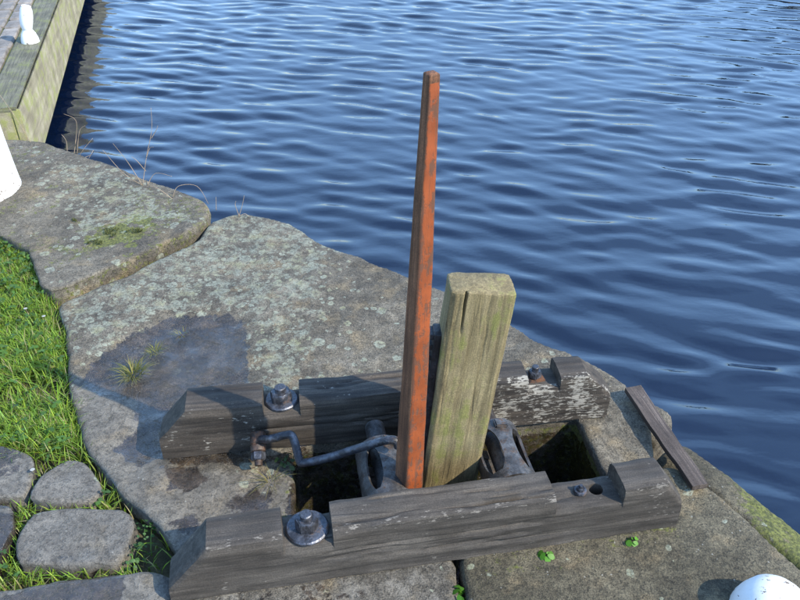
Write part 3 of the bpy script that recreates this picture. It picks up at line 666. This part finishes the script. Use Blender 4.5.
# ------------------------------------------------------------------ loose plank
pl0 = Vector((.7015, 1.79)); pl1 = Vector((.786, 1.404)); dd = pl1 - pl0
pk = thing('plank', 'short weathered grey-brown plank lying across the broken slab edge at right', 'plank', (pl0.x, pl0.y, .012), math.atan2(dd.y, dd.x) + math.pi / 2)
nU, nW = 60, 9; V = []; Fc = []
for i in range(nU + 1):
    for side in (0, 1):
        for j in range(nW + 1):
            x = (-.5 + j / nW) * (.051 - .007 * i / nU); V.append((x, -dd.length * i / nU, (.016 if side else 0)))
m = 2 * (nW + 1)
bm = bmesh.new(); V = np.array(V); V[:, 2] += .004 * fbm(V[:, 0] * 15, V[:, 1] * 5, 0, 91, 3); V[:, 0] += .003 * fbm(V[:, 1] * 12, V[:, 0] * 3, 0, 95, 4)
vv = [bm.verts.new(p) for p in V]
for i in range(nU):
    for j in range(nW):
        q = i * m + j; bm.faces.new([vv[k] for k in (q, q + m, q + m + 1, q + 1)]); q += nW + 1; bm.faces.new([vv[k] for k in (q, q + 1, q + 1 + m, q + m)])
    for j in (0, nW):
        q = i * m + j; bm.faces.new([vv[k] for k in (q, q + nW + 1, q + nW + 1 + m, q + m)])
for i in (0, nU):
    for j in range(nW): q = i * m + j; bm.faces.new([vv[k] for k in (q, q + 1, q + nW + 2, q + nW + 1)])
sharp(from_bm('board', bm, M_PLANK, pk), 40)
pk['label'] = 'short weathered grey-brown plank lying across the broken slab edge at right'

# ------------------------------------------------------------------ white bollards and mooring pin
v, f = lathe([(.20, 0), (.195, .02), (.188, .10), (.182, .22), (.178, .33), (.168, .39), (.14, .44), (.09, .468), (.03, .478)], 48, jit=.004, seed=5)
o = mesh('bollard', v, f[:-2] + f[-1:], M_WHITE); o.location = (-1.872, 3.1, .008); tag(o, 'tall white-painted bollard on the raised slab at left edge', 'bollard', 'white bollards')
v, f = lathe([(.086, 0), (.088, .03), (.081, .06), (.066, .088), (.042, .107), (.012, .115)], 40, jit=.003, seed=8)
o = mesh('bollard', v, f, M_WHITE); o.location = (.826, 1.03, -.01); tag(o, 'low white domed bollard at bottom right corner', 'bollard', 'white bollards')

# ------------------------------------------------------------------ far quay with brick paving
qa = math.atan2(6.377 - 4.143, -2.66 + 2.087); qdir = Vector((math.cos(qa), math.sin(qa), 0)); qn = Vector((-qdir.y, qdir.x, 0))   # qn points away from the water
quay = thing('quay', 'brick-paved quay with pale green-stained coping beside the water', 'quay', (-2.087, 4.12, 0), qa - math.pi / 2)
def qbox(name, x0, x1, y0, y1, z0, z1, mat, bev=.008, parent=quay, n=1, seed=0):
    bm = bmesh.new(); bmesh.ops.create_cube(bm, size=1, matrix=Matrix.Translation(((x0 + x1) / 2, (y0 + y1) / 2, (z0 + z1) / 2)) @ Matrix.Diagonal((x1 - x0, y1 - y0, z1 - z0, 1)))
    bmesh.ops.bevel(bm, geom=bm.edges, offset=bev, segments=2, affect='EDGES')
    return from_bm(name, bm, mat, parent)
qbox('wall', -2.5, -.16, .03, 12, -1.4, -.075, M_STONE3)
qbox('face_board', -.045, .0, .0, 12, -.39, -.012, M_COPE, .006)
qbox('end_face', -2.5, -.046, -.0, .018, -1.2, -.02, M_COPE, .004)
qbox('coping', -.19, -.004, .002, 12, -.070, .0, M_COPETOP, .012)
brick_me = []
for k in range(4):
    bm = bmesh.new(); bmesh.ops.create_cube(bm, size=1, matrix=Matrix.Diagonal((.106, .214, .08, 1))); bmesh.ops.bevel(bm, geom=bm.edges, offset=.010, segments=1, affect='EDGES')
    for vtx in bm.verts: vtx.co += Vector((random.uniform(-.004, .004), random.uniform(-.004, .004), random.uniform(-.003, .003)))
    bmesh.ops.recalc_face_normals(bm, faces=bm.faces); me = bpy.data.meshes.new('brick'); bm.to_mesh(me); bm.free()
    c = random.uniform(.8, 1.2); me.materials.append(plain('paving_brick_%s' % 'abcd'[k], (.12 * c, .108 * c, .095 * c), (.25 * c, .225 * c, .20 * c), 14, .85, .5, .006)); brick_me.append(me)
qbox('moss_joint', -2.5, -.195, .02, 12, -.074, -.026, plain('joint_moss', (.06, .065, .02), (.12, .125, .04), 25, .95), .004)
nb = 0
for r in range(22):
    for c in range(12):
        yy = .14 + r * .230; xx = -.262 - c * .122
        if nb > 290: break
        o = bpy.data.objects.new('brick', brick_me[(r * 7 + c * 3 + r * c) % 4]); COL.objects.link(o); o.parent = quay
        o.location = (xx + random.uniform(-.004, .004), yy + (.07 if c % 2 else 0), -.044 + random.uniform(-.004, .004)); o.rotation_euler = (random.uniform(-.02, .02), random.uniform(-.02, .02), random.uniform(-.02, .02)); nb += 1
pin = thing('mooring_pin', 'small white-painted mooring pin on the brick quay', 'mooring pin', (-2.475, 5.30, -.004))
v, f = lathe([(.058, 0), (.055, .03), (.045, .06), (.030, .085), (.028, .10)], 28); sharp(mesh('base', v, f, M_WHITE, pin))
v, f = tube([(.0, 0, .085), (.004, 0, .12), (.016, 0, .17), (.028, 0, .215), (.034, 0, .235)], lambda t: .030 + .012 * math.sin(math.pi * min(1, t * 1.1)), 18, 5); sharp(mesh('horn', v, f, M_WHITE, pin), 60)

# ------------------------------------------------------------------ leaves and grass
def tinted(name, V, Fc, C, mat=M_LEAF, parent=None):
    me = bpy.data.meshes.new(name); me.from_pydata(V, [], Fc); me.update()
    ca = me.color_attributes.new('tint', 'FLOAT_COLOR', 'POINT'); ca.data.foreach_set('color', np.asarray(C, np.float32).ravel())
    me.polygons.foreach_set('use_smooth', [True] * len(me.polygons)); return link(name, me, mat, parent)
def blade(V, Fc, C, base, h, w, ang, bend, col, tip=None):
    bx, by, bz = base; dx, dy = math.cos(ang), math.sin(ang); px, py = -dy * w / 2, dx * w / 2; i = len(V); n = 3
    for k in range(n):
        t = k / n; o = bend * h * t * t; z = bz + h * t * (1 - .35 * bend * t); s = 1 - t * .55
        V.append((bx + dx * o - px * s, by + dy * o - py * s, z)); V.append((bx + dx * o + px * s, by + dy * o + py * s, z))
    o = bend * h; V.append((bx + dx * o, by + dy * o, bz + h * (1 - .35 * bend)))
    for k in range(n - 1): q = i + 2 * k; Fc.append((q, q + 1, q + 3, q + 2))
    Fc.append((i + 4, i + 5, i + 6))
    for k in range(7):
        c = col if k < 4 or tip is None else tip; C.append((*c, 1))
def grass_col():
    r = random.random()
    if r < .09: return (.26, .23, .11)
    g = random.uniform(.12, .36); return (g * random.uniform(.50, .78), g, g * random.uniform(.06, .18))
GP = [(-2.4, 3.0), (-2.0, 2.90), (-1.60, 2.74), (-1.43, 2.63), (-1.31, 2.44), (-1.24, 2.27), (-1.10, 2.05), (-1.05, 1.93), (-1.0, 1.76), (-.92, 1.62), (-.84, 1.50), (-.74, 1.40), (-.62, 1.28), (-.56, 1.20), (-.60, 1.165), (-.95, 1.12), (-1.4, 1.05), (-2.4, .95)]
V, Fc, C = [], [], []
N = 105000; gx = rng.uniform(-2.0, -.55, N); gy = rng.uniform(1.02, 2.92, N)
sd = polysd(gx, gy, GP)[0]; ok = sd < .012 * rng.normal(0, 1, N)
for p, _, _ in cobs: ok &= polysd(gx, gy, p)[0] > -.006 + .012 * rng.normal(0, 1, N)
bare = blob(gx, gy, [(-.76, 1.34), (-.66, 1.32), (-.57, 1.22), (-.60, 1.17), (-.69, 1.18)], .03)     # bare soil by the beam end
ok &= rng.uniform(0, 1, N) > bare * .80
dens = np.clip(.62 + 1.0 * fbm(gx * 6, gy * 6, 0, 8, 3) + .3 * (gy > 1.6), .05, 1); ok &= rng.uniform(0, 1, N) < dens
ok &= rng.uniform(0, 1, N) < np.where(gy < 1.55, .55, .8)
lush = fbm(gx * 5, gy * 5, 0, 12, 3)
for x, y, l in zip(gx[ok], gy[ok], lush[ok]):
    low = y < 1.5
    h = random.uniform(.014, .034) * (1.25 + .7 * l) * (.75 if low else 1.25); a = random.uniform(0, 6.28)
    c = grass_col(); blade(V, Fc, C, (x, y, -.05), h + .03, random.uniform(.0022, .0045), a, random.uniform(.2, 1.1), c, tuple(min(1, q * 1.25) for q in c))
# broad leaves mixed in: clover and daisies' leaves
def leaflet(V, Fc, C, c, r, n_up, ang, col):
    n_up = Vector(n_up).normalized(); a = n_up.orthogonal().normalized(); b = n_up.cross(a); d = a * math.cos(ang) + b * math.sin(ang); e = n_up.cross(d); c = Vector(c); i = len(V)
    for t, wv in ((0, .12), (.35, .42), (.72, .45), (1, .1)):
        for s in (-1, 1): V.append(tuple(c + d * r * t * 2 + e * r * wv * s * 1.6 + n_up * (r * .25 * (wv - t * t * .6)))); C.append((*col, 1))
    for k in range(3): q = i + 2 * k; Fc.append((q, q + 1, q + 3, q + 2))
kk = 0
okl = ok.copy()
for p, _, _ in cobs: okl &= polysd(gx, gy, p)[0] > .012
okl &= sd < -.02
idxs = np.where(okl)[0]
for j in rng.choice(idxs, 900):
    x, y = gx[j], gy[j]; c0 = random.uniform(.6, 1.1); col = (.075 * c0, .16 * c0, .03 * c0)
    hz = random.uniform(-.02, .03); b0 = random.uniform(0, 6)
    for k in range(3): leaflet(V, Fc, C, (x, y, hz), random.uniform(.004, .0085), (random.uniform(-.5, .5), random.uniform(-.5, .5), 1), b0 + k * 2.1, col)
tag(tinted('grass', V, Fc, C), 'lush short grass along the left edge', kind='stuff')

def plant(name, label, cat, loc, n, h, w, cols, spread=.02, bend=(.4, 1.2), leaves=0, lr_=.012, group=None):
    V, Fc, C = [], [], []
    for _ in range(n):
        a = random.uniform(0, 6.28); r = spread * math.sqrt(random.random()); c = random.choice(cols); k = random.uniform(.7, 1.2)
        blade(V, Fc, C, (r * math.cos(a), r * math.sin(a), -.004), h * random.uniform(.5, 1.1), w, a + random.uniform(-.5, .5), random.uniform(*bend), tuple(q * k for q in c))
    for _ in range(leaves):
        a = random.uniform(0, 6.28); r = spread * math.sqrt(random.random()); c = random.choice(cols); k = random.uniform(.7, 1.2)
        leaflet(V, Fc, C, (r * math.cos(a), r * math.sin(a), random.uniform(.2, 1) * h), lr_ * random.uniform(.6, 1.1), (math.cos(a) * .6, math.sin(a) * .6, 1), a, tuple(q * k for q in c))
    o = tinted(name, V, Fc, C); o.location = loc; return tag(o, label, cat, group)
YG = [(.20, .19, .05), (.26, .23, .08), (.12, .14, .03)]; BG = [(.08, .22, .02), (.11, .28, .03)]; DK = [(.04, .07, .02), (.06, .09, .025)]
plant('grass_tuft', 'largest yellowish grass tuft on the rim of the wet hollow', 'grass tuft', (-.84, 1.89, -.008), 130, .045, .003, YG, .032, (.5, 1.6), group='tufts on the wet hollow rim')
plant('grass_tuft', 'small middle tuft on the rim of the wet hollow', 'grass tuft', (-.80, 2.005, -.008), 50, .03, .0028, YG, .02, (.5, 1.5), group='tufts on the wet hollow rim')
plant('grass_tuft', 'smallest tuft on the hollow rim, farthest from the grass', 'grass tuft', (-.735, 2.10, -.008), 30, .022, .0026, YG + [(.2, .12, .07)], .02, (.5, 1.5), group='tufts on the wet hollow rim')
plant('weed', 'dry weed under the latch rod nut', 'weed', (-.345, 1.44, 0), 26, .05, .002, [(.26, .22, .08), (.18, .17, .06)], .02, (.9, 1.8))
plant('weed', 'dark leafy weed under the bend of the latch rod', 'weed', (-.30, 1.50, 0), 10, .04, .003, DK, .03, (.3, 1.2), 26, .008)
plant('seedling', 'tiny bright green seedling by the middle of the front beam foot', 'seedling', (.352, 1.205, .0), 0, .012, .002, BG, .011, leaves=10, lr_=.009, group='green seedlings')
plant('seedling', 'tiny bright green seedling by the right end of the front beam', 'seedling', (.568, 1.243, .0), 0, .012, .002, BG, .010, leaves=9, lr_=.008, group='green seedlings')
plant('seedling', 'green seedling growing in the slab joint at bottom centre', 'seedling', (.143, 1.105, -.025), 4, .03, .002, BG, .014, leaves=14, lr_=.011, group='green seedlings')
for loc, n, lab in (((-.66, 1.285, -.05), 34, 'broad-leaved weed beside the large cobble, higher of two'), ((-.665, 1.215, -.05), 30, 'broad-leaved weed beside the large cobble, nearer the dark slab')):
    plant('weed', lab, 'weed', loc, 14, .05, .003, [(.05, .12, .03), (.07, .15, .05)],   .035, (.4, 1.2), n, .0065, 'weeds beside the cobble')
# moss cushions on the raised slab
for k, (x, y, s, lab) in enumerate(((-1.155, 2.70, .05, 'largest dark green moss cushion on the raised slab'), (-1.06, 2.71, .03, 'moss cushion right of the largest one on the raised slab'), (-1.19, 2.62, .03, 'moss cushion in front of the largest one on the raised slab'), (-1.33, 2.80, .012, 'tiny lone moss cushion on the raised slab'))):
    V, Fc, C = [], [], []
    for _ in range(int(9 + 26000 * s * s)):
        a = random.uniform(0, 6.28); r = s * math.sqrt(random.random()); cx_, cy_ = r * math.cos(a), r * .75 * math.sin(a)
        if fbm(np.array([cx_ * 60 + k * 9]), np.array([cy_ * 60]), 0, 4, 2)[0] < -.02: continue
        for _ in range(14):
            b = random.uniform(0, 6.28); q = random.uniform(.3, 1); c = random.choice([(.05, .065, .012), (.08, .095, .018), (.12, .12, .03)])
            blade(V, Fc, C, (cx_ + .004 * math.cos(b) * q, cy_ + .004 * math.sin(b) * q, -.002), random.uniform(.005, .010), .0018, b, .8, c)
    o = tinted('moss_cushion', V, Fc, C); o.location = (x, y + .02, .026); tag(o, lab, 'moss', 'moss cushions on the raised slab')
# daisies in the turf
def daisy(loc, lab, yellow=False):
    t = thing('daisy', lab, 'flower', loc, 0, 'flowers in the grass')
    v, f = tube([(0, 0, -.05), (.002, 0, 0)], .0012, 6, 3); mesh('stem', v, f, bpy.data.materials.get('turf_soil'), t)
    V, Fc, C = [], [], []
    for k in range(11): leaflet(V, Fc, C, (0, 0, .002), .0033, (0, .1, 1), k * .57, (.6, .42, .03) if yellow else (.5, .5, .46))
    tinted('petals', V, Fc, C, M_LEAF, t)
for x, y, yl, lab in ((-1.30, 2.215, 0, 'white daisy near the slab corner, highest in the grass'), (-1.22, 2.17, 0, 'white daisy by the slab edge, right of the highest one'), (-1.09, 1.90, 1, 'yellow flower at the grass edge'), (-.99, 1.47, 0, 'white daisy between the two left cobbles')):
    daisy((x, y, .012), lab, yl)
# dead stalks on the slab edge over the water
M_DRY = plain('dry_stalk', (.22, .16, .10), (.34, .26, .18), 30, .8)
def stalk_clump(lab, loc, paths):
    t = thing('dead_stalk_clump', lab, 'dead stalks', loc, 0, 'dead stalks along the slab edge')
    for p in paths:
        v, f = tube(p, lambda t_: .0012 * (1 - .75 * t_) + .0004, 6, 5); mesh('stalk', v, f, M_DRY, t)
stalk_clump('brown dead stalks by the quay corner', (-1.58, 3.50, -.02), [[(0, 0, 0), (.03, .02, .10), (.05, .02, .19), (.01, .0, .23)], [(.02, 0, 0), (.06, 0, .05), (.11, .02, .10)], [(-.03, 0, 0), (-.02, .02, .08), (-.035, .02, .12)], [(.03, 0, 0), (.09, .01, .02), (.12, -.03, .06), (.10, -.06, .03)], [(.02, .01, .02), (.05, .03, .13), (.085, .03, .16)], [(-.22, .1, .0), (-.30, .15, .16), (-.38, .2, .28)]])
stalk_clump('tall feathery dead stalk with thin bent stems at the slab edge', (-1.14, 3.14, .02), [[(0, 0, 0), (.03, .03, .12), (.07, .05, .24), (.085, .05, .34)], [(0, 0, 0), (-.05, .02, .10), (-.09, .0, .20)], [(.0, 0, 0), (-.08, .01, .06), (-.14, 0, .17)], [(.02, 0, 0), (.06, .02, .05), (.14, -.01, .05)], [(.03, .03, .12), (.05, .04, .16), (.07, .03, .17)], [(.06, .05, .20), (.09, .05, .24), (.10, .05, .26)], [(.02, .02, .06), (-.01, .02, .11), (-.03, .02, .13)]])
stalk_clump('thin arching dead stem near the slab corner', (-.93, 2.985, .02), [[(-.05, .04, 0), (-.02, .05, .05), (.06, .05, .05), (.10, .04, -.03)], [(-.05, .03, 0), (-.10, .04, .04), (-.15, .06, .05)], [(.14, .0, -.04), (.145, .01, .02)]])
stalk_clump('forked dry stem at the top of the broad slab', (-.68, 2.90, -.01), [[(0, 0, 0), (.02, .01, .05), (.035, .01, .10)], [(.005, 0, .01), (-.005, 0, .06), (.0, 0, .08)], [(-.01, 0, 0), (.03, .0, .02), (.05, 0, .0)]])

# ------------------------------------------------------------------ far bank at the right with bushes
bm = bmesh.new()
bmesh.ops.create_cube(bm, size=1, matrix=Matrix.Translation((9.45, 25.4, -.80)) @ Matrix.Diagonal((10, 32, 1.1, 1))); bmesh.ops.bevel(bm, geom=bm.edges, offset=.04, segments=2, affect='EDGES')
tag(from_bm('far_bank', bm, M_GROUND), 'dark bank beyond the water at top right', kind='structure')
def bush(loc, rx, rz, lab, seed):
    t = thing('bush', lab, 'bush', loc, 0, 'bushes on the far bank'); r_ = np.random.default_rng(seed); V, Fc, C = [], [], []
    for k in range(5):
        a = r_.uniform(0, 6.28); v, f = tube([(0, 0, -.05), (math.cos(a) * rx * .25, math.sin(a) * rx * .25, rz * .5), (math.cos(a) * rx * .5, math.sin(a) * rx * .5, rz * 1.1)], lambda q: .035 * (1 - .8 * q), 7, 4); mesh('stem', v, f, M_BARK, t)
    cl = r_.normal(0, 1, (70, 3)); cl /= np.linalg.norm(cl, axis=1)[:, None]; cl *= r_.uniform(.45, 1, (70, 1)); cl *= (rx, rx, rz); cl[:, 2] += rz * .9
    for c in cl:
        g = r_.uniform(.6, 1.2)
        for q in r_.normal(0, .13, (70, 3)):
            leaflet(V, Fc, C, tuple(c + q), .026, tuple(r_.normal(0, 1, 3) + (0, 0, .6)), r_.uniform(0, 6), (.035 * g, .06 * g, .018 * g))
    tinted('crown', V, Fc, C, M_LEAF, t)
for k, (x, y, rx, rz, lab) in enumerate(((5.0, 9.6, .75, .28, 'dark bush overhanging the far bank, nearest of the row'), (5.1, 11.2, .95, .36, 'dark bush on the far bank, second of the row'), (5.4, 13.2, 1.1, .42, 'dark bush on the far bank, last of the row'))):
    bush((x + 1.0, y + 2.6, -.26), rx, rz, lab, 200 + k)
